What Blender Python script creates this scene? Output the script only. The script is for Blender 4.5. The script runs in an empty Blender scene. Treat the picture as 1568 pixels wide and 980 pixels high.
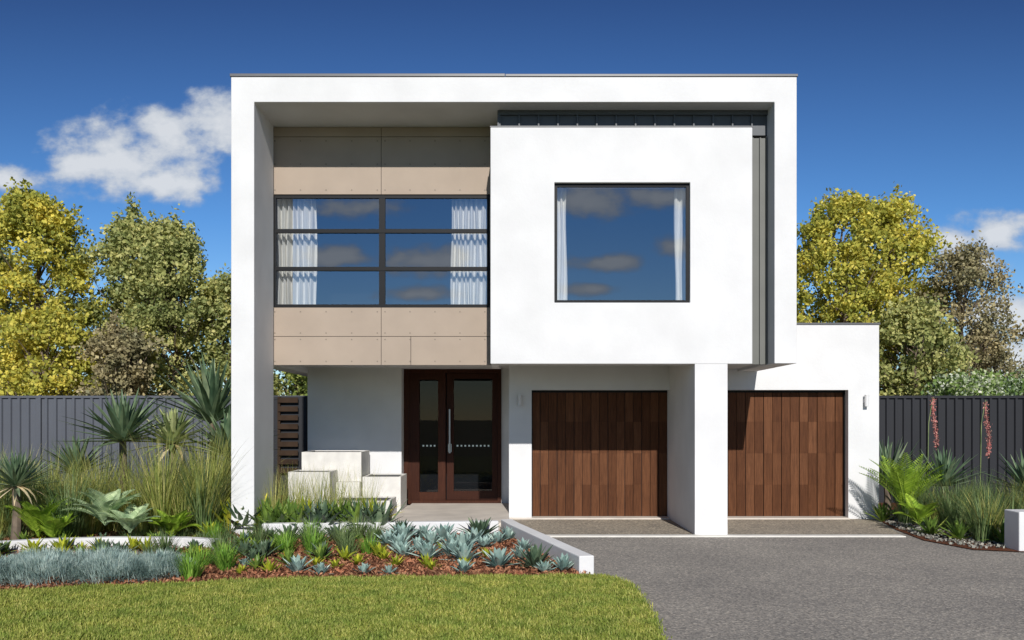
import bpy, bmesh, math, random
import numpy as np
from mathutils import Vector
R=math.radians
rng=np.random.default_rng(7)
scene=bpy.context.scene
scene.view_settings.view_transform='Standard'
scene.view_settings.look='None'
scene.view_settings.exposure=0

# ------------------------------------------------------------ camera
cam=bpy.data.cameras.new("camera"); camo=bpy.data.objects.new("camera",cam)
scene.collection.objects.link(camo); scene.camera=camo
camo.location=(0,0,1.66); camo.rotation_euler=(R(90),0,0)
cam.sensor_width=36; cam.lens=31.94; cam.shift_y=0.097; cam.clip_end=3000; cam.clip_start=.05

# ------------------------------------------------------------ sun + sky
sunvec=Vector((-0.078,1,-0.575)).normalized()
sd=bpy.data.lights.new("sun","SUN"); so=bpy.data.objects.new("sun",sd); scene.collection.objects.link(so)
sd.energy=4.6; sd.angle=R(.5); sd.color=(1,.968,.925)
so.rotation_euler=sunvec.to_track_quat('-Z','Y').to_euler(); so.location=(2,-10,20)

world=bpy.data.worlds.new("World"); scene.world=world; world.use_nodes=True
nt=world.node_tree; N=nt.nodes; L=nt.links; N.clear()
out=N.new('ShaderNodeOutputWorld'); bg=N.new('ShaderNodeBackground'); bg.inputs[1].default_value=.085
L.new(bg.outputs[0],out.inputs[0])
sky=N.new('ShaderNodeTexSky'); sky.sky_type='NISHITA'; sky.sun_disc=False
sky.sun_elevation=R(29.8); sky.sun_rotation=R(176); sky.air_density=1.0; sky.dust_density=.1; sky.ozone_density=2.5
def M(op,a,b=None,c=None,clamp=False):
    n=N.new('ShaderNodeMath'); n.operation=op; n.use_clamp=clamp
    for i,v in enumerate((a,b,c)):
        if v is None: continue
        if isinstance(v,(int,float)): n.inputs[i].default_value=v
        else: L.new(v,n.inputs[i])
    return n.outputs[0]
def VM(op,a,b=None,c=None):
    n=N.new('ShaderNodeVectorMath'); n.operation=op
    for i,v in enumerate((a,b,c)):
        if v is None: continue
        if isinstance(v,tuple): n.inputs[i].default_value=v
        else: L.new(v,n.inputs[i])
    return n
tc=N.new('ShaderNodeTexCoord'); sx=N.new('ShaderNodeSeparateXYZ'); L.new(tc.outputs['Generated'],sx.inputs[0])
ay=M('MAXIMUM',M('ABSOLUTE',sx.outputs[1]),.02)
u=M('DIVIDE',sx.outputs[0],ay); v=M('DIVIDE',sx.outputs[2],ay)
cuv=N.new('ShaderNodeCombineXYZ'); L.new(u,cuv.inputs[0]); L.new(v,cuv.inputs[1]); uv=cuv.outputs[0]
blobs=[(-.42,.285,.085,.036),(-.385,.315,.05,.030),(-.335,.325,.055,.03),(-.47,.28,.05,.028),(-.40,.262,.07,.022),
 (-.59,.268,.05,.020),
 (.53,.205,.05,.019),(.485,.198,.035,.015),(.505,.170,.035,.014),(.56,.11,.06,.03),(.55,.06,.08,.04),
 (.085,.24,.045,.016),(.17,.243,.045,.014),(.10,.172,.045,.010),(.09,.143,.03,.007),(.185,.19,.03,.012),
 (-.17,.232,.05,.012),(-.19,.178,.06,.012),(-.095,.175,.05,.014),(-.1,.138,.045,.008)]
field=None
for (uu,vv,ru,rv) in blobs:
    k=1.25; a=VM('MULTIPLY_ADD',uv,(1/(ru*k),1/(rv*k),0),(-uu/(ru*k),-vv/(rv*k),0)).outputs[0]
    q=VM('LENGTH',a).outputs['Value']
    field=q if field is None else M('SMOOTH_MIN',field,q,.25)
field=M('SUBTRACT',1,M('MINIMUM',field,2.2))
cmb=N.new('ShaderNodeCombineXYZ'); L.new(u,cmb.inputs[0]); L.new(M('MULTIPLY',v,1.4),cmb.inputs[1]); L.new(M('SIGN',sx.outputs[1]),cmb.inputs[2])
no=N.new('ShaderNodeTexNoise'); no.inputs['Scale'].default_value=21; no.inputs['Detail'].default_value=7; no.inputs['Roughness'].default_value=.56
L.new(cmb.outputs[0],no.inputs['Vector'])
dens=M('ADD',M('MULTIPLY',field,1.05),M('MULTIPLY',M('SUBTRACT',no.outputs[0],.5),2.5))
mr=N.new('ShaderNodeMapRange'); mr.interpolation_type='SMOOTHSTEP'; L.new(dens,mr.inputs[0]); mr.inputs[1].default_value=-.12; mr.inputs[2].default_value=.7
mr.inputs[4].default_value=.93
cr=N.new('ShaderNodeValToRGB'); L.new(dens,cr.inputs[0])
cr.color_ramp.elements[0].position=.1; cr.color_ramp.elements[0].color=(4.6,5.4,6.6,1)
cr.color_ramp.elements[1].position=.9; cr.color_ramp.elements[1].color=(8.4,8.7,9.1,1)
er=N.new('ShaderNodeValToRGB'); L.new(v,er.inputs[0]); e=er.color_ramp.elements
e[0].position=0; e[0].color=(.95,1.15,1.35,1); e[1].position=.47; e[1].color=(.25,.40,.68,1)
el=e.new(.22); el.color=(.46,.80,1.20,1)
el=e.new(.95); el.color=(.17,.26,.42,1)
mx=N.new('ShaderNodeMix'); mx.data_type='RGBA'; mx.blend_type='MULTIPLY'; mx.inputs[0].default_value=1
L.new(sky.outputs[0],mx.inputs[6]); L.new(er.outputs[0],mx.inputs[7])
mx2=N.new('ShaderNodeMix'); mx2.data_type='RGBA'; L.new(mr.outputs[0],mx2.inputs[0]); L.new(mx.outputs[2],mx2.inputs[6]); L.new(cr.outputs[0],mx2.inputs[7])
L.new(mx2.outputs[2],bg.inputs[0])

# ------------------------------------------------------------ materials
def newmat(name):
    m=bpy.data.materials.new(name); m.use_nodes=True
    t=m.node_tree; b=t.nodes['Principled BSDF']; return m,t,b
def noise(t,scale,detail=4,vec=None,rough=.5,kind='Object',stretch=None):
    tcn=t.nodes.new('ShaderNodeTexCoord'); n=t.nodes.new('ShaderNodeTexNoise')
    n.inputs['Scale'].default_value=scale; n.inputs['Detail'].default_value=detail; n.inputs['Roughness'].default_value=rough
    if stretch:
        mp=t.nodes.new('ShaderNodeMapping'); mp.inputs['Scale'].default_value=stretch
        t.links.new(tcn.outputs[kind],mp.inputs[0]); t.links.new(mp.outputs[0],n.inputs[0])
    else: t.links.new(tcn.outputs[kind],n.inputs[0])
    return n.outputs[0]
def ramp(t,fac,stops):
    r=t.nodes.new('ShaderNodeValToRGB'); t.links.new(fac,r.inputs[0]); el=r.color_ramp.elements
    while len(el)<len(stops): el.new(.5)
    for e_,(p,c) in zip(el,stops): e_.position=p; e_.color=(*c,1)
    return r.outputs[0]
def mixc(t,fac,a,b,mode='MIX'):
    m=t.nodes.new('ShaderNodeMix'); m.data_type='RGBA'; m.blend_type=mode
    for i,x in ((0,fac),(6,a),(7,b)):
        if isinstance(x,(int,float)): m.inputs[i].default_value=x
        elif isinstance(x,tuple): m.inputs[i].default_value=(*x,1)
        else: t.links.new(x,m.inputs[i])
    return m.outputs[2]
def bump(t,b,h,strength,dist=.01):
    n=t.nodes.new('ShaderNodeBump'); n.inputs['Strength'].default_value=strength; n.inputs['Distance'].default_value=dist
    t.links.new(h,n.inputs['Height']); t.links.new(n.outputs[0],b.inputs['Normal'])
def simple(name,c,rough=.5,var=.12,scale=3,metal=0,bs=0,bscale=80,spec=.5,bd=3):
    m,t,b=newmat(name)
    n=noise(t,scale,4)
    c2=tuple(x*(1-var) for x in c); c3=tuple(min(1,x*(1+var*.5)) for x in c)
    t.links.new(ramp(t,n,[(.3,c2),(.7,c3)]),b.inputs['Base Color'])
    b.inputs['Roughness'].default_value=rough; b.inputs['Metallic'].default_value=metal; b.inputs['Specular IOR Level'].default_value=spec
    if bs: bump(t,b,noise(t,bscale,bd,rough=.65),bs,.004)
    return m
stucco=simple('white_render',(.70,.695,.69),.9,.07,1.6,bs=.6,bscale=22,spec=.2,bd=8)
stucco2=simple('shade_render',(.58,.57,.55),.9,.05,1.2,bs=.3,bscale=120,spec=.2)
kerbm=simple('kerb_render',(.68,.655,.61),.9,.14,5,bs=.5,bscale=60,spec=.2)
taupe=simple('taupe_panel',(.385,.31,.245),.75,.07,2,spec=.25)
darkm=simple('dark_frame',(.006,.0065,.008),.5,.1,spec=.2)
capm=simple('metal_capping',(.10,.10,.105),.4,.1)
cladm=simple('grey_cladding',(.085,.092,.10),.55,.1)
cladr=simple('grey_cladding_side',(.135,.137,.124),.6,.08)
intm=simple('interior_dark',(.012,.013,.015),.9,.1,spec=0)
screwm=simple('panel_fixing',(.20,.16,.12),.5,.1)
steel=simple('brushed_steel',(.6,.6,.6),.3,.05,metal=.9)
tile=simple('porch_tile',(.60,.54,.47),.7,.15,3)
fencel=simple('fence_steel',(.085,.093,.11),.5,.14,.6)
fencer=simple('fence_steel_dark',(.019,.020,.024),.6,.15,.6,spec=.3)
bark=simple('bark',(.16,.12,.085),.9,.4,9,bs=.6,bscale=30)
curt=simple('curtain_fabric',(.85,.83,.78),.9,.05,spec=0)
concm=simple('concrete_edge',(.80,.77,.70),.9,.12,6,spec=.1)
slatm=simple('timber_slat',(.045,.028,.018),.8,.3,4,spec=.1)

def woodmat(name,c1,c2,c3,rough=.55,lo=.45):
    m,t,b=newmat(name)
    g=t.nodes.new('ShaderNodeNewGeometry')
    base=ramp(t,g.outputs['Random Per Island'],[(0,c1),(.5,c2),(1,c3)])
    gr=noise(t,5,7,stretch=(16,1,.8),rough=.7)
    gcol=ramp(t,gr,[(.28,(lo,lo*.9,lo*.85)),(.7,(1.25,1.2,1.15))])
    t.links.new(mixc(t,1,base,gcol,'MULTIPLY'),b.inputs['Base Color'])
    b.inputs['Roughness'].default_value=rough; b.inputs['Specular IOR Level'].default_value=.12; bump(t,b,gr,.2,.003)
    return m
wood=woodmat('garage_timber',(.088,.034,.014),(.112,.045,.019),(.15,.064,.029))
dwood=woodmat('door_timber',(.04,.013,.007),(.05,.017,.009),(.06,.021,.011),.45)

def glassmat(name,refl,tint=(.75,.8,.85)):
    m,t,b=newmat(name); t.nodes.remove(b)
    o=t.nodes['Material Output']; tr=t.nodes.new('ShaderNodeBsdfTransparent'); gl=t.nodes.new('ShaderNodeBsdfGlossy')
    gl.inputs['Roughness'].default_value=.0; gl.inputs['Color'].default_value=(*tint,1); tr.inputs[0].default_value=(.9,.92,.93,1)
    mxx=t.nodes.new('ShaderNodeMixShader'); mxx.inputs[0].default_value=refl
    t.links.new(tr.outputs[0],mxx.inputs[1]); t.links.new(gl.outputs[0],mxx.inputs[2]); t.links.new(mxx.outputs[0],o.inputs[0]); return m
glass=glassmat('window_glass',.34,(.56,.60,.66))
dglass=glassmat('door_glass',.03,(.8,.7,.6))

GAIN=1.55
def leafmat(name,c1,c2,c3,trans=.3,rough=.5,nscale=1.2,gain=None,lo=(.58,.66,.60),hi=(1.25,1.2,1.1),det=1):
    k=GAIN if gain is None else gain
    c1,c2,c3=[tuple(min(.85,x*k) for x in c) for c in (c1,c2,c3)]
    m,t,b=newmat(name); g=t.nodes.new('ShaderNodeNewGeometry')
    a=ramp(t,g.outputs['Random Per Island'],[(0,c1),(.5,c2),(1,c3)])
    nn=noise(t,nscale,det)
    sh=ramp(t,nn,[(.3,lo),(.7,hi)])
    c=mixc(t,1,a,sh,'MULTIPLY'); t.links.new(c,b.inputs['Base Color']); b.inputs['Roughness'].default_value=rough
    b.inputs['Specular IOR Level'].default_value=.25
    if trans<=0: return m
    tr=t.nodes.new('ShaderNodeBsdfTranslucent'); t.links.new(c,tr.inputs[0])
    ms=t.nodes.new('ShaderNodeMixShader'); ms.inputs[0].default_value=trans
    t.links.new(b.outputs[0],ms.inputs[1]); t.links.new(tr.outputs[0],ms.inputs[2]); t.links.new(ms.outputs[0],t.nodes['Material Output'].inputs[0])
    return m
lf_yel=leafmat('leaf_yellow_green',(.21,.22,.05),(.41,.38,.07),(.54,.45,.10),.35)
lf_grn=leafmat('leaf_olive',(.16,.18,.065),(.29,.30,.11),(.43,.40,.17),.35)
lf_dgr=leafmat('leaf_green',(.10,.13,.035),(.19,.23,.06),(.30,.32,.09),.35)
lf_brn=leafmat('leaf_brown',(.15,.125,.075),(.25,.215,.125),(.36,.31,.18),.3)
lf_hedge=leafmat('leaf_hedge',(.10,.16,.04),(.19,.26,.08),(.58,.60,.50),.3)
pl_agave=leafmat('agave_blue',(.15,.22,.22),(.23,.31,.295),(.32,.40,.38),.1,.6,8)
pl_dagave=leafmat('agave_dark',(.045,.075,.05),(.075,.11,.07),(.12,.16,.10),.1,.4,8)
pl_yucca=leafmat('yucca_green',(.06,.10,.06),(.11,.155,.09),(.18,.22,.14),.15,.4,6)
pl_vari=leafmat('yucca_variegated',(.12,.16,.07),(.25,.28,.12),(.42,.42,.24),.15,.4,6)
pl_grass=leafmat('long_grass',(.13,.165,.045),(.27,.285,.075),(.44,.39,.17),.35,.6,3)
pl_tgrass=leafmat('green_tuft',(.07,.16,.02),(.13,.25,.035),(.22,.33,.06),.3,.5,6)
pl_dgrass=leafmat('dark_tuft',(.06,.10,.04),(.105,.155,.06),(.19,.23,.11),.3,.5,6)
pl_brom=leafmat('bromeliad_lime',(.16,.2,.02),(.32,.34,.03),(.5,.46,.06),.3,.45,8)
pl_leafy=leafmat('leafy_green',(.07,.12,.025),(.13,.2,.04),(.28,.34,.07),.25,.4,8)
pl_cycad=leafmat('cycad_green',(.12,.2,.02),(.2,.3,.03),(.3,.4,.06),.3,.4,5)
pl_fern=leafmat('fern_pale',(.24,.32,.18),(.34,.42,.26),(.42,.50,.32),.3,.6,5)
pl_fesc=leafmat('blue_fescue',(.18,.25,.26),(.27,.34,.34),(.38,.44,.42),.2,.8,7)
pl_dry=leafmat('dry_leaf',(.3,.22,.12),(.45,.35,.22),(.5,.42,.3),.2,.7,5)
pl_pink=leafmat('pink_flower',(.28,.09,.09),(.36,.13,.13),(.38,.24,.2),.1,.6,5)
lawnm=leafmat('lawn_blades',(.17,.235,.04),(.29,.35,.06),(.50,.50,.15),.3,.6,3.5,gain=1.12,lo=(.70,.80,.72),hi=(1.3,1.15,1.2),det=5)
mulchc=leafmat('bark_chips',(.14,.052,.03),(.26,.105,.06),(.40,.2,.12),0,.9,4,gain=1.25)
pebb=leafmat('pebbles',(.16,.15,.145),(.28,.27,.25),(.5,.47,.43),0,.8,4,gain=1.0)

def groundmat(name,stops,scale,bs,detail=6,speck=None):
    m,t,b=newmat(name); n=noise(t,scale,detail,rough=.7)
    c=ramp(t,n,stops)
    ln=ramp(t,noise(t,.7,5,rough=.6),[(.3,(.82,.82,.83)),(.7,(1.1,1.09,1.07))])
    c=mixc(t,1,c,ln,'MULTIPLY')
    if speck:
        tcn=t.nodes.new('ShaderNodeTexCoord'); vo=t.nodes.new('ShaderNodeTexVoronoi'); vo.inputs['Scale'].default_value=speck
        t.links.new(tcn.outputs['Object'],vo.inputs[0])
        sp=t.nodes.new('ShaderNodeSeparateColor'); t.links.new(vo.outputs['Color'],sp.inputs[0])
        c=mixc(t,1,c,ramp(t,sp.outputs[0],[(0,(.6,.6,.61)),(.45,(.92,.92,.92)),(.8,(1.1,1.08,1.04)),(1,(1.6,1.54,1.45))]),'MULTIPLY')
        bump(t,b,vo.outputs['Distance'],bs,.006)
    else: bump(t,b,n,bs,.02)
    t.links.new(c,b.inputs['Base Color']); b.inputs['Roughness'].default_value=.95; b.inputs['Specular IOR Level'].default_value=.1
    return m
drivem=groundmat('exposed_aggregate',[(.3,(.225,.208,.188)),(.7,(.37,.347,.315))],25,.5,speck=60)
apronm=groundmat('apron_aggregate',[(.3,(.24,.205,.16)),(.7,(.44,.39,.32))],30,.7,speck=45)
soilm=groundmat('mulch_soil',[(.3,(.08,.032,.018)),(.7,(.22,.09,.05))],30,1)
lawnbase=groundmat('lawn_base',[(.3,(.10,.135,.025)),(.7,(.22,.26,.05))],40,1)
farm=groundmat('far_ground',[(.3,(.06,.07,.03)),(.7,(.12,.13,.05))],3,.5)

# ------------------------------------------------------------ mesh tools
def link(o,parent=None):
    scene.collection.objects.link(o)
    if parent: o.parent=parent
    return o
def empty(name,loc=(0,0,0)):
    o=bpy.data.objects.new(name,None); scene.collection.objects.link(o); return o
class MB:
    def __init__(s): s.v=[];s.f=[];s.m=[];s.n=0
    def add(s,v,f,mi=0):
        v=np.asarray(v,dtype=np.float32).reshape(-1,3); f=np.asarray(f,dtype=np.int32).reshape(-1,4)
        s.v.append(v); s.f.append(f+s.n); s.m.append(np.full(len(f),mi,dtype=np.int32)); s.n+=len(v)
    def box(s,x0,x1,y0,y1,z0,z1,mi=0):
        v=[(x0,y0,z0),(x1,y0,z0),(x1,y1,z0),(x0,y1,z0),(x0,y0,z1),(x1,y0,z1),(x1,y1,z1),(x0,y1,z1)]
        s.add(v,[(0,3,2,1),(4,5,6,7),(0,1,5,4),(1,2,6,5),(2,3,7,6),(3,0,4,7)],mi)
    def build(s,name,mats,parent=None,smooth=False):
        v=np.concatenate(s.v); f=np.concatenate(s.f); m=np.concatenate(s.m)
        me=bpy.data.meshes.new(name); me.vertices.add(len(v)); me.vertices.foreach_set('co',v.ravel())
        me.loops.add(f.size); me.loops.foreach_set('vertex_index',f.ravel())
        me.polygons.add(len(f)); me.polygons.foreach_set('loop_start',np.arange(0,f.size,4,dtype=np.int32))
        me.polygons.foreach_set('loop_total',np.full(len(f),4,dtype=np.int32))
        me.polygons.foreach_set('material_index',m)
        me.polygons.foreach_set('use_smooth',np.full(len(f),bool(smooth)))
        me.update(calc_edges=True)
        for x in (mats if isinstance(mats,(list,tuple)) else [mats]): me.materials.append(x)
        return link(bpy.data.objects.new(name,me),parent)
def bevel(o,w):
    b=o.modifiers.new('bevel','BEVEL'); b.width=w; b.segments=2; b.limit_method='ANGLE'; return o
def box(name,x0,x1,y0,y1,z0,z1,mat,parent=None,bv=0):
    b=MB(); b.box(x0,x1,y0,y1,z0,z1); o=b.build(name,mat,parent)
    if bv: bevel(o,bv)
    return o
def prism(name,poly,a0,a1,axis,mat,parent=None,bv=0):
    me=bpy.data.meshes.new(name); bm=bmesh.new()
    def P(p,a): return (p[0],a,p[1]) if axis=='Y' else (p[0],p[1],a)
    v0=[bm.verts.new(P(p,a0)) for p in poly]; v1=[bm.verts.new(P(p,a1)) for p in poly]; n=len(poly)
    bm.faces.new(v0); bm.faces.new(v1[::-1])
    for i in range(n): bm.faces.new((v0[i],v1[i],v1[(i+1)%n],v0[(i+1)%n]))
    bmesh.ops.recalc_face_normals(bm,faces=bm.faces); bm.to_mesh(me); bm.free(); me.materials.append(mat)
    o=link(bpy.data.objects.new(name,me),parent)
    if bv: bevel(o,bv)
    return o
def wallhole(name,x0,x1,z0,z1,hx0,hx1,hz0,hz1,y0,y1,mat,parent,bv=.006):
    v=[]
    for y in (y0,y1):
        v+=[(x0,y,z0),(x1,y,z0),(x1,y,z1),(x0,y,z1),(hx0,y,hz0),(hx1,y,hz0),(hx1,y,hz1),(hx0,y,hz1)]
    f=[]
    for i in range(4):
        j=(i+1)%4
        f.append((i,j,4+j,4+i)); f.append((8+i,12+i,12+j,8+j)); f.append((i,8+i,8+j,j)); f.append((4+i,4+j,12+j,12+i))
    b=MB(); b.add(v,f); o=b.build(name,mat,parent); 
    bm=bmesh.new(); bm.from_mesh(o.data); bmesh.ops.recalc_face_normals(bm,faces=bm.faces); bm.to_mesh(o.data); bm.free()
    return bevel(o,bv)
def sheet(name,poly,z,mat,parent=None):
    me=bpy.data.meshes.new(name); bm=bmesh.new(); bm.faces.new([bm.verts.new((x,y,z)) for x,y in poly])
    bmesh.ops.recalc_face_normals(bm,faces=bm.faces)
    for f in bm.faces:
        if f.normal.z<0: f.normal_flip()
    bm.to_mesh(me); bm.free(); me.materials.append(mat); return link(bpy.data.objects.new(name,me),parent)
def tube(mb,pts,rad,mi=0,k=7):
    pts=np.asarray(pts,float); n=len(pts); d=np.gradient(pts,axis=0); d/=np.linalg.norm(d,axis=1)[:,None]+1e-9
    ref=np.array([0.31,.95,.02]); a=np.cross(d,ref); a/=np.linalg.norm(a,axis=1)[:,None]+1e-9; b=np.cross(d,a)
    th=np.linspace(0,2*math.pi,k,endpoint=False)
    ring=pts[:,None,:]+np.asarray(rad)[:,None,None]*(np.cos(th)[None,:,None]*a[:,None,:]+np.sin(th)[None,:,None]*b[:,None,:])
    f=[]
    for i in range(n-1):
        for j in range(k): f.append((i*k+j,i*k+(j+1)%k,(i+1)*k+(j+1)%k,(i+1)*k+j))
    mb.add(ring,f,mi)
def strips(mb,base,phi,th0,th1,Ln,W,segs=4,fold=0,prof='blade',mi=0):
    base=np.asarray(base,float); n=len(base); t=np.linspace(0,1,segs+1)
    phi,th0,th1,Ln,W=[np.broadcast_to(np.asarray(a,float),(n,)) for a in (phi,th0,th1,Ln,W)]
    th=th0[:,None]+(th1-th0)[:,None]*t[None]**1.3
    thm=(th[:,1:]+th[:,:-1])/2; step=Ln[:,None]/segs
    r=np.concatenate([np.zeros((n,1)),np.cumsum(np.sin(thm)*step,1)],1); z=np.concatenate([np.zeros((n,1)),np.cumsum(np.cos(thm)*step,1)],1)
    c=np.cos(phi)[:,None]; s_=np.sin(phi)[:,None]
    P=np.stack([base[:,0:1]+r*c,base[:,1:2]+r*s_,base[:,2:3]+z],-1)
    if prof=='blade': w=np.clip(1-t**2.2,.06,1)
    elif prof=='agave': w=np.interp(t,[0,.25,.5,.8,1],[.55,.85,1,.6,.03])
    else: w=np.interp(t,[0,.2,.6,1],[.5,1,.75,.05])
    wv=np.stack([-s_*np.ones_like(r),c*np.ones_like(r),np.zeros_like(r)],-1)*(W[:,None]*w[None]*.5)[:,:,None]
    if fold==0:
        V=np.stack([P-wv,P+wv],2); k=2
    else:
        nrm=np.stack([-np.cos(th)*c,-np.cos(th)*s_,np.sin(th)],-1)*(W[:,None]*w[None]*fold)[:,:,None]
        V=np.stack([P-wv+nrm,P,P+wv+nrm],2); k=3
    V=V.reshape(n,-1,3); q=[]
    for i in range(segs):
        for j in range(k-1): q.append((i*k+j,i*k+j+1,(i+1)*k+j+1,(i+1)*k+j))
    q=np.array(q); F=(np.arange(n)*((segs+1)*k))[:,None,None]+q[None]
    mb.add(V,F,mi)
def leaves(mb,C,size,mi=0,aspect=.6,updir=0):
    n=len(C); d=rng.normal(size=(n,3)); d[:,2]+=updir; d/=np.linalg.norm(d,axis=1)[:,None]
    e=rng.normal(size=(n,3)); e-= (e*d).sum(1)[:,None]*d; e/=np.linalg.norm(e,axis=1)[:,None]
    s=np.asarray(size).reshape(-1,1)*np.ones((n,1))
    V=np.stack([C-d*s*.5,C+e*s*aspect*.5,C+d*s*.5,C-e*s*aspect*.5],1)
    mb.add(V,np.arange(4*n).reshape(n,4),mi)

# ------------------------------------------------------------ ground
sheet('ground',[(-1500,-1500),(1500,-1500),(1500,1500),(-1500,1500)],-.03,farm)
sheet('driveway',[(-3,-6),(16,-6),(16,15.28),(-.2,15.28),(-.2,12),(-3,9.0)],0,drivem)
sheet('driveway_apron',[(.15,13.1),(5.6,13.1),(6.0,15.29),(-.04,15.29),(-.04,13.75),(.1,13.1)],.005,apronm)
ce=empty('concrete_edging')
box('edge_strip',.20,2.60,12.80,13.0,-.01,.012,concm,ce); box('edge_strip_middle',2.60,3.10,12.80,12.998,-.01,.012,concm,ce); box('edge_strip_right',3.10,5.55,12.80,13.0,-.01,.012,concm,ce)
sheet('garden_bed',[(-18,6),(1.0,8.8),(.72,10.0),(-.1,13.3),(-1.8,13.9),(-4.0,14.2),(-4.0,22),(-18,22)],.012,soilm)
sheet('side_garden_bed',[(6.13,15.4),(5.75,13.6),(5.62,12.4),(5.85,11.5),(6.4,11.3),(16,11.2),(16,18),(6.13,18)],.012,soilm)

edge=[(-12,8.35),(-7,8.45),(-4.86,8.62),(-4.36,8.85),(-3.8,8.97),(-3.35,9.05),(-2.58,9.31),(-1.9,9.38),(-1.25,9.42),(0,9.5),(.79,9.54),(.95,9.5),(1.08,9.36),(1.17,9.1),(1.2,8.78),(1.19,7.62),(1.13,6.83),(1.05,5.5),(1.0,-6)]
lb=MB()
lawn_e=empty('lawn')
lo=sheet('turf_base',edge+[(-12,-6)],.02,lawnbase,lawn_e)
ex=np.array([p[0] for p in edge]); ey=np.array([p[1] for p in edge])
n=210000
px=rng.uniform(-6.6,1.25,n); py=rng.uniform(6.2,9.6,n)
top=np.interp(px,ex[:11],ey[:11]); 
right=np.interp(py,[5.5,6.83,7.62,8.78,9.1,9.36,9.5,9.56],[1.05,1.13,1.19,1.2,1.17,1.08,.95,.79])
jit=rng.normal(0,.028,n)
ok=(py<np.where(px<.79,top,9.56)+jit)&(px<right+jit)&(px>-py*.62-.4)
px=px[ok];py=py[ok];n=len(px)
h=.026+.024*rng.random(n)+.010*np.sin(px*9+py*4)*np.cos(py*11-px*3)
strips(lb,np.stack([px,py,np.full(n,.018)],1),rng.uniform(0,6.28,n),rng.uniform(0,.6,n),rng.uniform(.5,1.6,n),h,rng.uniform(.005,.011,n),2)
lb.build('grass_blades',lawnm,lawn_e)

# mulch chips
mc=MB(); n=30000
x=rng.uniform(-7,.85,n); y=rng.uniform(8.6,13.4,n)
lim=.83-(y-9.6)*.24
ok=(x<lim)&(y>np.interp(x,ex[:11],ey[:11])-.02)
x=x[ok];y=y[ok]
leaves(mc,np.stack([x,y,.02+.025*rng.random(len(x))],1),rng.uniform(.02,.065,len(x)),0,.45)
mc.build('bark_mulch',mulchc)
pb=MB(); n=5000; x=rng.uniform(5.7,7.6,n); y=rng.uniform(11.6,15.6,n)
ok=x>np.interp(y,[11.3,12.4,13.6,15.4],[6.0,5.66,5.8,6.16]); x=x[ok];y=y[ok]
leaves(pb,np.stack([x,y,.02+.02*rng.random(len(x))],1),rng.uniform(.025,.06,len(x)),0,.8)
pb.build('pebble_mulch',pebb)

# low garden walls
def wall(name,pts,w,h,mat=kerbm,z0=-.02):
    pts=np.array(pts,float); d=np.gradient(pts,axis=0); d/=np.linalg.norm(d,axis=1)[:,None]; nr=np.stack([-d[:,1],d[:,0]],1)*w/2
    poly=[tuple(p) for p in pts+nr]+[tuple(p) for p in (pts-nr)[::-1]]
    return prism(name,poly,z0,h,'Z',mat,None,.012)
wall('garden_wall',[(.80,9.72),(.60,10.5),(.30,11.7),(.02,12.8),(-.08,13.3)],.17,.2,stucco)
wall('garden_wall',[(-3.5,12.75),(-3.0,12.82),(-1.7,12.95),(-.9,13.02),(-.2,13.1)],.16,.2,stucco)
wall('garden_wall',[(-6.6,11.2),(-6.0,11.55),(-5.2,11.75),(-4.2,11.72),(-3.7,11.5)],.14,.14,stucco)
wall('garden_wall',[(6.35,11.55),(9.5,11.55)],.35,.5,stucco)

# ------------------------------------------------------------ house
H=empty('modern_house')
prism('portal_frame',[(-4.02,0),(-4.02,6.56),(4.075,6.56),(4.075,2.46),(3.757,2.46),(3.757,6.2),(-3.69,6.2),(-3.69,0)],13,14.06,'Y',stucco,H,.008)
box('roof_slab',-4.019,4.074,14.062,22,6.2,6.555,stucco,H)
box('roof_capping',-4.035,-.1,12.985,22.02,6.563,6.605,capm,H,.004)
box('roof_capping_right',-.095,4.09,12.985,22.02,6.563,6.600,capm,H,.004)
box('left_upper_wall',-4.019,-3.72,14.062,22,2.5,6.198,stucco,H)
box('right_upper_wall',3.757,4.074,14.062,22,2.46,6.198,stucco,H)
box('back_wall',-3.9,4.0,21.8,21.99,0,6.19,stucco,H)
wallhole('projecting_box',-.308,3.44,2.454,5.84,.607,2.55,3.33,5.05,13,13.35,stucco,H,.008)
box('box_return',-.307,-.2,13.352,14.3,2.456,5.839,stucco,H)
box('box_top',-.306,3.44,13.352,13.5,5.75,5.838,stucco,H)
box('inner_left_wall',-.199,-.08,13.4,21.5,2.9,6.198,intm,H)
# cladding
cb=MB(); cb.box(-.205,3.755,13.35+.03,13.42,5.842,6.198)
for xx in np.arange(-.19,3.7,.285): cb.box(xx,xx+.022,13.345,13.379,5.842,6.13)
cb.box(-.205,3.754,13.335,13.379,6.132,6.197)
cb.box(-.213,-.192,13.33,14.1,5.845,6.196)
cb.build('top_cladding',cladm,H)
cb=MB(); cb.box(3.442,3.755,13.38,13.45,2.47,5.80)
for xx in (3.445,3.53,3.64,3.732): cb.box(xx,xx+.018,13.345,13.379,2.47,5.80)
cb.build('side_cladding',cladr,H)
box('box_top_flashing',-.315,3.447,12.992,13.36,5.842,5.856,capm,H)
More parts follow.
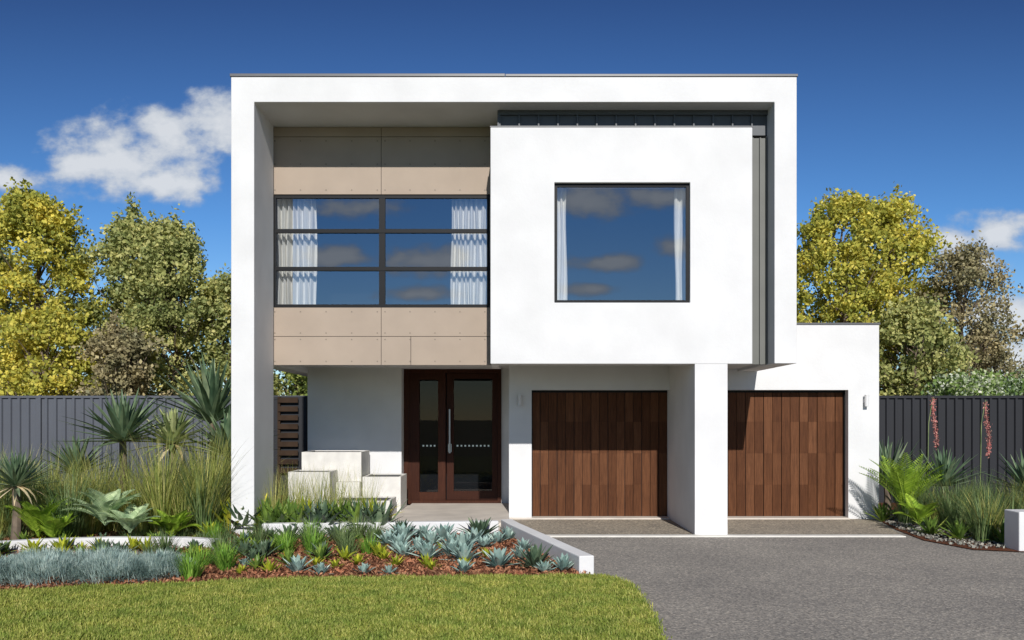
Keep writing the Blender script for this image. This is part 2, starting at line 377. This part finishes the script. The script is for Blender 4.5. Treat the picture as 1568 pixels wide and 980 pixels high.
# upper slabs
box('floor_slab_right',-.2,3.757,13.46,21.8,2.62,2.9,stucco,H)
box('floor_slab_left',-3.9,-.2,14.22,21.8,2.6,2.9,stucco,H)
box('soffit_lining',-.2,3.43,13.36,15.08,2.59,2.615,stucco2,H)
def window(name,x0,x1,z0,z1,y,fw,par,mull=(),trans=()):
    b=MB(); d=.05
    b.box(x0,x1,y,y+d,z1-fw,z1); b.box(x0,x1,y,y+d,z0,z0+fw); b.box(x0,x0+fw,y+.001,y+d-.001,z0+fw,z1-fw); b.box(x1-fw,x1,y+.001,y+d-.001,z0+fw,z1-fw)
    for m,w in mull: b.box(m-w/2,m+w/2,y+.002,y+d-.002,z0+fw,z1-fw)
    for t_,w in trans: b.box(x0+fw,x1-fw,y-.006,y+d-.004,t_-w/2,t_+w/2)
    b.build(name+'_frame',darkm,par)
    g=MB(); g.add([(x0+fw*.5,y+.03,z0+fw*.5),(x1-fw*.5,y+.03,z0+fw*.5),(x1-fw*.5,y+.03,z1-fw*.5),(x0+fw*.5,y+.03,z1-fw*.5)],[(0,1,2,3)])
    g.build(name+'_glass',glass,par)
window('square_window',.609,2.548,3.332,5.048,13.06,.042,H)
window('strip_window',-3.716,-.345,3.402,5.143,14.12,.045,H,mull=[(-2.02,.095)],trans=[(4.588,.06),(4.0,.06)])
def curtain(name,x0,x1,y,z0,z1,amp=.035,wl=.11,par=H,seed=0):
    r=np.random.default_rng(seed); nx=130; nz=24; xs=np.linspace(x0,x1,nx); zs=np.linspace(z0,z1,nz); ph=r.normal(0,.3,nx).cumsum()*.5; aa=.6+.5*r.random(nx); aa=np.convolve(aa,np.ones(9)/9,'same')
    V=[];
    for j,z in enumerate(zs):
        k=1+.12*math.sin(j*.5)
        V.append(np.stack([xs+.012*np.sin(z*3+xs*20),y+amp*k*aa*np.sin(xs*2*math.pi/wl+ph+.35*z*np.sin(xs*7)),np.full(nx,z)],1))
    V=np.concatenate(V); F=[(j*nx+i,j*nx+i+1,(j+1)*nx+i+1,(j+1)*nx+i) for j in range(nz-1) for i in range(nx-1)]
    b=MB(); b.add(V,F); b.build(name,curt,par,True)
curtain('curtain_left',-3.69,-3.08,14.32,3.3,5.2,.06,.085,seed=1); curtain('curtain_right',-.96,-.34,14.32,3.3,5.2,.06,.085,seed=2)
curtain('curtain_box_left',.56,.80,13.30,3.2,5.2,.035,.08,seed=3); curtain('curtain_box_right',2.38,2.62,13.30,3.2,5.2,.035,.08,seed=4)
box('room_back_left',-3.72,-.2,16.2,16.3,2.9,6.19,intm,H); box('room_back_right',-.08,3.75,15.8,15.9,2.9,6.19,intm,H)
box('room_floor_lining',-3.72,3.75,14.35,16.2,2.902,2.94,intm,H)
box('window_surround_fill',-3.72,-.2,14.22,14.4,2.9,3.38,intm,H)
# taupe panels
tb=MB(); g=.004
def panel(x0,x1,z0,z1): tb.box(x0+g,x1-g,14.10,14.125,z0+g,z1-g)
for a,b_ in ((-3.74,-2.03),(-2.03,-.336)):
    panel(a,b_,5.149,6.045); panel(a,b_,6.045,6.198)
    panel(a,b_,2.947,3.398)
panel(-3.74,-2.03,2.50,2.947); panel(-2.03,-1.57,2.50,2.947); panel(-1.57,-.336,2.50,2.947)
tb.build('taupe_panels',taupe,H)
box('panel_backing_top',-3.74,-.2,14.128,14.22,5.15,6.198,darkm,H); box('panel_backing_low',-3.74,-.2,14.128,14.215,2.51,3.395,darkm,H)
sb=MB()
for zc in (5.22,5.62,5.98,3.33,3.0,2.90,2.56):
    for xc in np.concatenate([np.linspace(-3.68,-2.09,5),np.linspace(-1.97,-.42,5)]):
        sb.box(xc-.009,xc+.009,14.095,14.1005,zc-.009,zc+.009)
sb.build('panel_fixings',screwm,H)
# ground floor
box('garage_pier',-.05,.326,15.1,15.36,0,2.619,stucco,H)
box('garage_lintel',.326,2.617,15.1,15.36,2.149,2.619,stucco,H)
box('column',2.617,3.084,13.002,13.35,0,2.4535,stucco,H)
box('column_wall',2.617,3.084,13.351,15.4,0,2.619,stucco,H)
box('garage_inner_pier',3.084,3.18,15.1,15.36,0,2.3,stucco,H)
box('wing_lintel',3.084,5.59,15.1,15.36,2.149,3.23,stucco,H)
box('wing_pier',5.59,6.10,15.1,15.36,0,3.23,stucco,H)
box('wing_side_wall',5.85,6.099,15.361,21.8,0,3.229,stucco,H)
box('wing_roof',4.08,5.85,15.37,21.8,2.95,3.1,capm,H)
box('wing_capping',4.08,6.12,15.085,21.9,3.232,3.265,capm,H,.004)
box('garage_side_wall',-.05,.08,15.361,17.3,0,2.619,stucco,H)
box('door_side_wall',-.2,-.05,17.0,17.3,0,2.62,stucco,H)
box('entry_wall',-3.735,-2.02,16.6,17.3,0,2.599,stucco,H)
box('entry_side_wall',-3.734,-3.6,17.301,21.8,0,2.599,stucco,H)
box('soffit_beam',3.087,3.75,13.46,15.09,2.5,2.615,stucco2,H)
def gdoor(name,x0,x1,y,z0,z1):
    b=MB(); nb=16; w=(x1-x0)/nb; zs=np.linspace(z0,z1,5)
    for i in range(nb):
        dy=rng.normal(0,.0014)
        for j in range(4):
            g1=.0018; a=x0+i*w
            gx=.009 if i%2 else .004
            b.box(a+gx,a+w-.003,y+dy,y+.03,zs[j]+g1*.3,zs[j+1]-g1*.3)
    b.build(name,wood,H); box(name+'_backing',x0-.02,x1+.02,y+.031,y+.06,z0,z1,darkm,H)
gdoor('garage_door',.328,2.612,15.30,.03,2.147); gdoor('garage_door_right',3.182,5.588,15.30,.03,2.147)
box('garage_threshold',-.04,2.61,15.02,15.31,0,.028,tile,H,.004); box('garage_threshold_right',3.09,5.59,15.02,15.31,0,.028,tile,H,.004)
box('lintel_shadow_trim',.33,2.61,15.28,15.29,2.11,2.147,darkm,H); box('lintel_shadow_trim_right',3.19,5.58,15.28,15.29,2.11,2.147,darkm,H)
box('garage_trim_left',.3262,.345,15.24,15.298,0.03,2.147,darkm,H); box('garage_trim_right',5.57,5.589,15.24,15.298,.03,2.147,darkm,H)
# entry door
dz=.10
b=MB()
b.box(-2.02,-1.93,16.95,17.1,dz,2.6); b.box(-.27,-.2,16.95,17.1,dz,2.6); b.box(-1.93,-.27,16.96,17.1,2.53,2.6); b.box(-1.93,-.27,16.90,17.1,dz-.02,dz+.05)
b.box(-1.93,-1.73,16.97,17.06,dz+.05,2.53)
b.box(-1.38,-1.24,16.955,17.08,dz+.05,2.53)
b.box(-1.73,-1.38,16.97,17.05,dz+.05,dz+.2); b.box(-1.73,-1.38,16.97,17.05,2.40,2.53)
b.box(-1.22,-1.09,16.98,17.05,dz+.055,2.525); b.box(-.37,-.275,16.98,17.05,dz+.055,2.525)
b.box(-1.09,-.37,16.98,17.05,dz+.055,dz+.22); b.box(-1.09,-.37,16.98,17.05,2.42,2.525)
b.build('entry_door_frame',dwood,H)
b=MB(); b.add([(-1.74,17.02,.2),(-1.37,17.02,.2),(-1.37,17.02,2.5),(-1.74,17.02,2.5)],[(0,1,2,3)]); b.add([(-1.1,17.02,.2),(-.36,17.02,.2),(-.36,17.02,2.5),(-1.1,17.02,2.5)],[(0,1,2,3)]); b.build('entry_door_glass',dglass,H)
box('entry_door_dark',-2.0,-.22,17.4,17.45,0,2.6,intm,H)
b=MB()
for xx in list(np.linspace(-1.02,-.44,9))+list(np.linspace(-1.66,-1.45,4)): b.box(xx-.015,xx+.015,17.012,17.018,1.15,1.18)
b.build('glass_manifestation_dots',steel,H)
b=MB(); tube(b,[(-1.16,16.90,1.03),(-1.16,16.90,1.45),(-1.16,16.90,1.85)],[.02,.02,.02],0,10); b.box(-1.17,-1.15,16.9,16.985,1.15,1.17); b.box(-1.17,-1.15,16.9,16.985,1.70,1.72); b.box(-1.19,-1.13,16.93,16.979,1.05,1.2); b.build('door_handle',steel,H)
# porch
box('porch_slab',-1.86,-.052,13.72,16.9,-.01,.10,tile,H,.006)
box('porch_step',-1.80,-.10,13.35,13.719,-.01,.05,tile,H,.006)
box('porch_floor_left',-3.9,-1.862,14.8,16.6,-.01,.09,tile,H)
def planter(name,x0,x1,y0,y1,h):
    wallp=.045
    b=MB(); b.box(x0,x1,y0,y0+wallp,.09,h); b.box(x0,x1,y1-wallp,y1,.09,h); b.box(x0,x0+wallp,y0+wallp,y1-wallp,.09,h-.001); b.box(x1-wallp,x1,y0+wallp,y1-wallp,.09,h-.001)
    b.box(x0+wallp,x1-wallp,y0+wallp,y1-wallp,.09,h-.015,1); b.build(name,[kerbm,darkm],H)
planter('water_feature_back',-3.60,-2.58,15.55,16.45,1.10)
planter('water_feature_mid',-3.66,-2.98,14.85,15.5,.80)
planter('water_feature_right',-2.55,-1.90,15.5,16.4,.68)
planter('water_feature_low',-2.85,-1.95,14.5,15.3,.36)
box('water_feature_ledge',-2.97,-2.57,15.32,15.54,.09,.60,kerbm,H,.006)
def sconce(name,x,y,z):
    b=MB(); tube(b,[(x,y-.07,z-.09),(x,y-.07,z+.09)],[.035,.035],0,12); b.box(x-.03,x+.03,y-.05,y-.001,z-.03,z+.03); b.box(x-.032,x+.032,y-.1,y-.04,z+.09,z+.095); b.box(x-.032,x+.032,y-.1,y-.04,z-.095,z-.09)
    b.build(name,stucco,H)
sconce('wall_light_right',5.87,15.1,1.97); sconce('wall_light_left',.13,15.1,1.97)

# ------------------------------------------------------------ fences
def fence(name,x0,x1,y,z1,mat,pitch=.2,post=2.1,phase=0):
    E=empty(name); b=MB(); xs=[];ys=[]
    x=x0
    while x<x1:
        xs+= [x,x+pitch*.55,x+pitch*.65,x+pitch*.9]; ys+=[0,0,-.035,-.035]; x+=pitch
    xs=np.array(xs);ys=np.array(ys)+y; n=len(xs)
    V=np.concatenate([np.stack([xs,ys,np.zeros(n)],1),np.stack([xs,ys,np.full(n,z1-.03)],1)])
    b.add(V,[(i,i+1,n+i+1,n+i) for i in range(n-1)]); b.build('corrugated_sheet',mat,E)
    b=MB(); b.box(x0,x1,y-.045,y+.02,z1-.05,z1)
    b.box(x0,x1,y-.045,y+.02,.0,.05)
    for p in np.arange(x0+phase,x1,post): b.box(p-.03,p+.03,y-.055,y+.03,0,z1+.012)
    b.build('rails_and_posts',mat,E)
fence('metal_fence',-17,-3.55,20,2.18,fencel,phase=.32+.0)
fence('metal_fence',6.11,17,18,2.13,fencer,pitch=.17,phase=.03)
sl=MB()
for i in range(9): sl.box(-5.05,-4.62,19.6,19.63,.5+i*.19,.5+i*.19+.11)
sl.box(-5.07,-5.01,19.63,19.69,0,2.15); sl.box(-4.44,-4.38,19.63,19.69,0,2.15); sl.box(-5.3,-3.7,19.70,19.73,0,2.16,1)
sl.build('slatted_screen',[slatm,fencer])

# ------------------------------------------------------------ trees
def tree(name,x,y,h,r,mat,nc=230,seed=0,leaf=.12,zb=1.3,shoots=16,trunk=.16,per=120,csz=.36,flat=1):
    r_=np.random.default_rng(seed); b=MB()
    zt=h
    ph=r_.uniform(0,6.28,6)
    C=[];S=[]
    for i in range(nc):
        t=r_.random()**.85; z=zb+(zt-zb)*t*.95
        prof=r*(np.sin(math.pi*(.2+.76*t**1.15))**.62)
        a=r_.uniform(0,6.28); lob=1+.2*math.sin(3*a+ph[0]+z*1.3)+.16*math.sin(5*a+ph[1]-z*2.1)
        rr=prof*lob*r_.random()**.38
        C.append((x+rr*math.cos(a),y+rr*math.sin(a)*flat,z)); S.append((csz*r_.uniform(.5,1.2),csz*r_.uniform(.35,.75)))
    for i in range(shoots):
        a=r_.uniform(0,6.28); rr=r*.85*r_.random()**.6; t=1-.42*(rr/r)**1.5
        z=zb+(zt-zb)*t*r_.uniform(.9,1.04); C.append((x+rr*math.cos(a),y+rr*math.sin(a),z)); S.append((csz*.36,csz*1.2))
    C=np.array(C)
    n_=per
    pts=[]
    for c,(sr,sz) in zip(C,S):
        p=r_.normal(size=(int(n_*r_.uniform(.6,1.2)),3)); p/= (np.linalg.norm(p,axis=1)[:,None]+1e-6); p*= r_.random((len(p),1))**.5*1.1
        pts.append(c+p*np.array([sr,sr,sz])*1.15+r_.normal(0,.05,(len(p),3)))
    pts=np.concatenate(pts)
    leaves(b,pts,rng.uniform(leaf*.6,leaf*1.2,len(pts)),1,.7)
    k=9; zs=np.linspace(0,h*.93,k); wob=np.cumsum(r_.normal(0,.05,(k,2)),0)
    tp=np.stack([x+wob[:,0],y+wob[:,1],zs],1); tube(b,tp,trunk*(1-np.linspace(0,.92,k)),0,9)
    for i in r_.choice(len(C),min(80,len(C)),replace=False):
        c=C[i]; z0=max(.8,c[2]-np.hypot(c[0]-x,c[1]-y)*1.1-.3); z0=min(z0,h*.85)
        s0=np.array([np.interp(z0,zs,tp[:,0]),np.interp(z0,zs,tp[:,1]),z0]); mid=(s0+c)/2+np.array([0,0,-.12])+r_.normal(0,.08,3)
        tube(b,[s0,mid,c],[trunk*.28*(1-z0/h)+.012,.018,.006],0,5)
    b.build(name,[bark,mat])
tree('yellow_tree',-13.7,26,8.3,1.85,lf_yel,280,1,leaf=.13)
tree('tree',-11.2,27,7.8,1.55,lf_grn,200,2,leaf=.13)
tree('tree',-9.6,25.5,7.4,1.4,lf_grn,190,3)
tree('tree',-8.0,26,5.9,1.25,lf_grn,150,4)
tree('tree',-6.2,26,5.4,1.4,lf_dgr,130,5)
tree('brown_shrub',-10.2,23.6,4.0,1.0,lf_brn,80,6,shoots=6)
tree('tree',-16.5,28,7.5,1.9,lf_grn,150,7)
tree('tree',-12.3,24,4.6,1.3,lf_yel,110,17,shoots=4)
tree('yellow_tree',9.4,26,8.3,1.55,lf_yel,210,8,leaf=.13)
tree('yellow_tree',11.4,27.5,8.6,1.6,lf_yel,210,9,leaf=.13)
tree('brown_tree',12.5,25,6.5,1.45,lf_brn,170,10,leaf=.1,per=85)
tree('tree',10.6,24,4.8,1.3,lf_grn,120,11)
tree('flowering_shrub',13.3,22.5,2.9,1.3,lf_hedge,110,12,shoots=3,leaf=.1)
tree('flowering_shrub',15.2,22.5,2.75,1.5,lf_hedge,110,13,shoots=3,leaf=.1)
tree('flowering_shrub',11.2,22.3,2.8,1.2,lf_hedge,80,14,shoots=3,leaf=.1)
tree('brown_tree',13.4,25.5,4.3,.8,lf_brn,60,15,leaf=.1,shoots=6)

# ------------------------------------------------------------ plants
def rosette(name,x,y,z,n,Ln,W,mat,t0=.1,t1=1.35,curl=.15,fold=.18,prof='agave',stem=0,seed=None,segs=5,dry=False):
    b=MB(); i=np.arange(n); phi=i*2.39996+rng.uniform(0,6); k=(i/n)
    th=t0+(t1-t0)*k+rng.normal(0,.08,n); L_=Ln*(.78+.28*np.sin(np.clip(k*1.8,0,1.6)))*rng.uniform(.82,1.1,n)
    base=np.stack([x+.02*np.cos(phi)*Ln,y+.02*np.sin(phi)*Ln,np.full(n,z+stem)-.06*Ln*k],1)
    strips(b,base,phi,th,th+curl*rng.uniform(-.6,1.6,n),L_,W*rng.uniform(.85,1.1,n),segs,fold,prof,0)
    if stem: tube(b,[(x,y,z),(x+.02,y,z+stem*.5),(x,y,z+stem)],[.07,.06,.05],1,8)
    if dry:
        m=14; p=rng.uniform(0,6.28,m); strips(b,np.tile([x,y,z+stem],(m,1)),p,rng.uniform(1.6,2.2,m),rng.uniform(2.2,2.9,m),Ln*.8,W*.8,4,0,'blade',2)
    return b.build(name,[mat,bark,pl_dry])
def tuft(name,x,y,z,n,Ln,W,mat,spread=.06,t0=.35,t1=1.3,segs=5):
    b=MB(); phi=rng.uniform(0,6.28,n); r=spread*rng.random(n)**.5
    base=np.stack([x+r*np.cos(phi),y+r*np.sin(phi),np.full(n,z)],1)
    a=rng.random(n)*t0; strips(b,base,phi+rng.normal(0,.3,n),a,a+rng.random(n)**.8*t1,Ln*rng.uniform(.55,1.08,n),W*rng.uniform(.7,1.2,n),segs,0,'blade',0)
    return b.build(name,[mat])
def fronds(name,x,y,z,nf,Ln,mat,lw=.012,ll=.12,t0=.35,t1=1.3):
    b=MB()
    for i in range(nf):
        phi=i*2.39996+rng.normal(0,.2); th0=rng.uniform(.1,t0+.3); th1=th0+rng.uniform(.5,t1); m=26; t=np.linspace(0,1,m); th=th0+(th1-th0)*t
        Lf=Ln*rng.uniform(.8,1.1); r=np.cumsum(np.sin(th))*Lf/m; zz=np.cumsum(np.cos(th))*Lf/m
        P=np.stack([x+r*math.cos(phi),y+r*math.sin(phi),z+zz],1); tube(b,P,np.linspace(.008,.003,m),0,4)
        d=np.gradient(P,axis=0); d/=np.linalg.norm(d,axis=1)[:,None]; s=np.cross(d,[0,0,1]); s/=np.linalg.norm(s,axis=1)[:,None]+1e-6
        up=np.cross(s,d)
        for sg in (-1,1):
            for k in range(3,m):
                l=ll*math.sin(math.pi*min(1,.12+.86*t[k]))*1.0+.02
                q=P[k]; dd=sg*s[k]+.55*d[k]+.2*up[k]; dd/=np.linalg.norm(dd); tip=q+dd*l; w=d[k]*lw; mid=(q+tip)/2
                b.add([q,mid+w,tip,mid-w],[(0,1,2,3)])
    return b.build(name,[mat])
def mound(name,x,y,rx,ry,h,n,Ln,mat,W=.006):
    b=MB(); a=rng.uniform(0,6.28,n); r=rng.random(n)**.5; hh=h*np.sqrt(np.clip(1-r**2,0,1))*(1+.25*np.sin(a*4+r*6))
    base=np.stack([x+rx*r*np.cos(a),y+ry*r*np.sin(a),hh*.8],1); th=r*1.0*rng.uniform(.4,1.3,n)
    strips(b,base,a+rng.normal(0,.7,n),th,th+rng.uniform(0,.8,n),Ln*rng.uniform(.6,1.2,n),W,2,0,'blade',0)
    return b.build(name,[mat])
G=.015
placed=[]
for (x,y,s) in [(-2.30,9.75,.21),(-2.02,9.62,.16),(-1.58,9.68,.15),(-.52,9.75,.19),(-.15,10.1,.23),(.56,9.85,.20),(-1.46,12.2,.26),(-1.16,11.2,.27),(-.93,12.3,.27),(-.62,11.2,.25),(-1.42,11.5,.25),(-.78,11.7,.27),(-.35,11.6,.22),(.1,10.7,.19),(.35,9.75,.15),(-1.0,10.7,.22),(-.55,10.5,.23),(-1.3,10.9,.22),(-1.22,12.5,.28),(-1.62,11.9,.23),(-.05,12.4,.19),(-1.05,11.8,.25),(-.5,12.1,.24),(-.72,10.9,.22),(-1.3,9.62,.11),(-.2,12.0,.2),(.15,11.3,.17)]:
    s*=rng.uniform(.85,1.2); placed.append((x,y)); rosette('blue_agave',x,y,G,int(rng.integers(20,34)),s,s*.28,pl_agave,t1=rng.uniform(1.1,1.45),curl=.1)
for (x,y,s) in [(.255,10.05,.32),(-.45,12.6,.36),(-2.96,10.8,.28),(-3.2,10.9,.24),(-4.6,10.6,.28),(-4.9,10.9,.26),(-1.55,12.7,.3),(-3.0,12.2,.3),(-6.2,10.7,.34),(-5.9,9.9,.3),(-6.4,9.9,.3),(-2.4,12.4,.28),(-3.9,10.4,.26)]:
    placed.append((x,y)); rosette('green_agave',x,y,G,34,s,s*.2,pl_dagave,curl=.1)
for (x,y,h) in [(-3.31,9.35,.40),(-3.13,9.9,.32),(-2.76,11.1,.36),(-2.44,11.1,.36),(-2.04,11.2,.34),(-1.75,11.1,.3),(-3.45,10.1,.32),(-2.6,11.7,.36),(-2.2,11.8,.36),(-1.85,12.1,.34),(-3.6,11.2,.35),(-4.2,11.0,.35),(-2.9,11.5,.34),(-4.0,12.2,.4),(-3.3,11.9,.36),(-2.1,12.4,.34),(-2.75,12.4,.34)]:
    placed.append((x,y)); tuft('grass_tuft',x,y,G,150,h*rng.uniform(.8,1.1),.011,pl_tgrass if rng.random()<.55 else pl_dgrass,.08,.6,1.0)
for (x,y,s) in [(-2.6,9.75,.18),(-1.95,10.6,.2),(-1.3,10.15,.17),(-.95,10.15,.18),(-.88,9.95,.14),(-2.9,9.7,.12),(-1.6,10.9,.22),(-1.75,10.3,.16),(-.3,10.8,.15),(-1.5,10.6,.17),(-2.2,10.2,.15),(-2.6,10.5,.16),
              (-5.9,11.2,.24),(-5.5,11.1,.26),(-5.1,11.2,.24),(-4.7,11.3,.24),(-5.7,10.9,.22),(-6.5,11.0,.24),(-5.3,10.7,.2),(-4.5,11.2,.24),(-4.2,12.6,.3),(-4.3,10.3,.2),(-3.7,10.7,.2)]:
    placed.append((x,y)); rosette('lime_bromeliad',x,y,G,20,s,s*.24,pl_brom,t0=.15,t1=1.2,curl=.4,prof='lance',fold=.1)
P_=np.array(placed); cnt=0
for _ in range(900):
    x=rng.uniform(-7.2,-.3); y=rng.uniform(9.9,12.5)
    if y<10.1 and x<-3.4: continue
    if x>-1.9 and rng.random()<.6: continue
    if abs(y-11.65)<.18 and x<-3.6: continue
    if np.min(np.hypot(P_[:,0]-x,P_[:,1]-y))<.24: continue
    P_=np.vstack([P_,[x,y]]); cnt+=1; q=rng.random()
    if q<.25: rosette('leafy_plant',x,y,G,22,rng.uniform(.18,.3),.05,pl_leafy,t0=.1,t1=1.2,curl=.5,prof='lance',fold=.12)
    elif q<.45: tuft('grass_tuft',x,y,G,90,rng.uniform(.2,.32),.010,pl_dgrass,.07,.7,1.2)
    elif q<.6: rosette('green_agave',x,y,G,26,rng.uniform(.14,.24),.045,pl_dagave,curl=.1)
    elif q<.8: rosette('lime_bromeliad',x,y,G,16,rng.uniform(.12,.2),.035,pl_brom,t0=.15,t1=1.2,curl=.4,prof='lance',fold=.1)
    else: rosette('blue_agave',x,y,G,24,rng.uniform(.12,.2),.045,pl_agave,curl=.1)
    if cnt>75: break
xs=[-4.37,-4.1,-3.9,-3.6,-3.28,-3.0,-2.7,-2.45,-2.28,-2.05,-1.9,-4.7,-3.45,-5.0,-2.85,-2.6,-3.12,-3.75,-2.15]
for i,x in enumerate(xs):
    rosette('leafy_plant',x,13.2+.2*math.sin(i*3),G+.02,28,.58,.10,[pl_leafy,pl_brom,pl_dagave,pl_leafy][i%4],t0=.08,t1=1.05,curl=.5,prof='lance',fold=.12)
for x,y in [(-3.5,13.4),(-3.1,13.5),(-2.6,13.6),(-2.35,13.5),(-2.2,13.7),(-2.9,13.7),(-3.3,13.8),(-2.75,13.9),(-3.55,13.9),(-3.0,14.1),(-3.4,14.2)]:
    tuft('feather_grass',x,y,G,80,1.0,.006,pl_grass,.1,.25,.7)
for x,y,rx,ry in [(-4.75,9.25,.48,.36),(-4.1,9.35,.45,.33),(-3.7,9.5,.35,.3),(-5.4,9.2,.48,.38),(-4.4,9.75,.55,.3),(-5.0,9.7,.5,.3)]:
    mound('blue_fescue',x,y,rx,ry,.19,4600,.12,pl_fesc,.007)
for i in range(44):
    x=rng.uniform(-7.8,-4.35); y=rng.uniform(12.2,15.0); 
    tuft('long_grass',x,y,G,130,rng.uniform(.9,1.55),.011,pl_grass if i%4 else pl_dgrass,.14,.4,1.3,6)
for x,y in [(-4.5,13.6),(-4.35,14.2),(-4.7,14.5),(-5.1,13.2),(-4.9,12.7),(-4.4,13.0)]:
    tuft('long_grass',x,y,G,170,1.55,.013,pl_grass,.13,.35,1.0,6)
rosette('yucca',-6.55,12,G,80,.54,.06,pl_yucca,t0=.0,t1=1.5,curl=.1,prof='lance',stem=.78,dry=True)
rosette('yucca',-6.0,14,G,60,.90,.12,pl_yucca,t0=.02,t1=1.6,curl=.25,prof='lance',stem=1.35)
rosette('variegated_yucca',-5.35,14.3,G,64,.74,.09,pl_vari,t0=.05,t1=1.7,curl=.3,prof='lance',stem=1.28,dry=True)
rosette('yucca',-4.95,15,G,60,1.2,.12,pl_yucca,t0=.0,t1=1.3,curl=.2,prof='lance',stem=1.65)
rosette('yucca',-4.6,14.7,G,50,.9,.11,pl_yucca,t0=.02,t1=1.4,curl=.2,prof='lance',stem=1.1)
rosette('yucca',-7.0,14.6,G,50,.7,.08,pl_yucca,t0=.02,t1=1.4,curl=.2,prof='lance',stem=.8)
fronds('cycad',-6.25,12.0,.1,16,.65,pl_cycad,.014); fronds('cycad',-6.0,11.9,.05,12,.5,pl_cycad,.014)
fronds('pale_fern',-5.45,12.2,.22,18,.66,pl_fern,.018,.13); fronds('pale_fern',-5.05,12.0,.15,14,.5,pl_fern,.016,.1)
fronds('cycad',-4.6,12.3,.05,14,.45,pl_cycad,.014)
# right garden
fronds('cycad',6.15,14.2,.2,22,.95,pl_cycad,.014,.17,.3,.9)
fronds('cycad',6.0,13.4,.1,10,.5,pl_cycad,.012,.12)
for i in range(28):
    x=rng.uniform(6.2,9.2); y=rng.uniform(12.0,14.6)
    tuft('long_grass',x,y,G,160,rng.uniform(.65,.95),.010,pl_grass if i%3==0 else pl_dgrass,.12,.4,1.1,6)
for x,y in [(6.1,12.4),(5.95,12.9),(6.5,12.0),(6.0,14.7),(6.4,14.8)]:
    rosette('leafy_plant',x,y,G,26,.36,.07,pl_leafy,t0=.1,t1=1.2,curl=.5,prof='lance',fold=.12)
rosette('yucca',6.95,14.6,G,50,.7,.08,pl_yucca,t0=.05,t1=1.5,curl=.3,prof='lance',stem=.6)
rosette('yucca',6.6,16,G,50,.95,.08,pl_yucca,t0=.05,t1=1.2,curl=.3,prof='lance',stem=.5)
rosette('yucca',8.3,14.6,G,50,.8,.08,pl_yucca,t0=.05,t1=1.5,curl=.3,prof='lance',stem=.5)
for i,(x,z0,z1) in enumerate([(6.98,1.2,2.0),(7.85,1.05,1.95)]):
    b=MB(); zz=np.linspace(z1,z0,12); xx=x+.03*np.sin(zz*6)
    tube(b,np.stack([xx,np.full(12,15.0),zz],1),np.linspace(.012,.006,12),0,5)
    tube(b,[(x-.12,15.0,.5),(x-.1,15,1.6),(x-.03,15,z1+.03),(x,15,z1)],[.008,.007,.006,.005],1,5)
    tt=rng.random(420); c=np.stack([np.interp(z0+(z1-z0)*tt,zz[::-1],xx[::-1]),np.full(420,15.),z0+(z1-z0)*tt],1)+rng.normal(0,.018,(420,3))
    leaves(b,c,.035,0,.5); b.build('flower_spike',[pl_pink,pl_dgrass])
print('verts',sum(len(o.data.vertices) for o in bpy.data.objects if o.type=='MESH'),cnt)
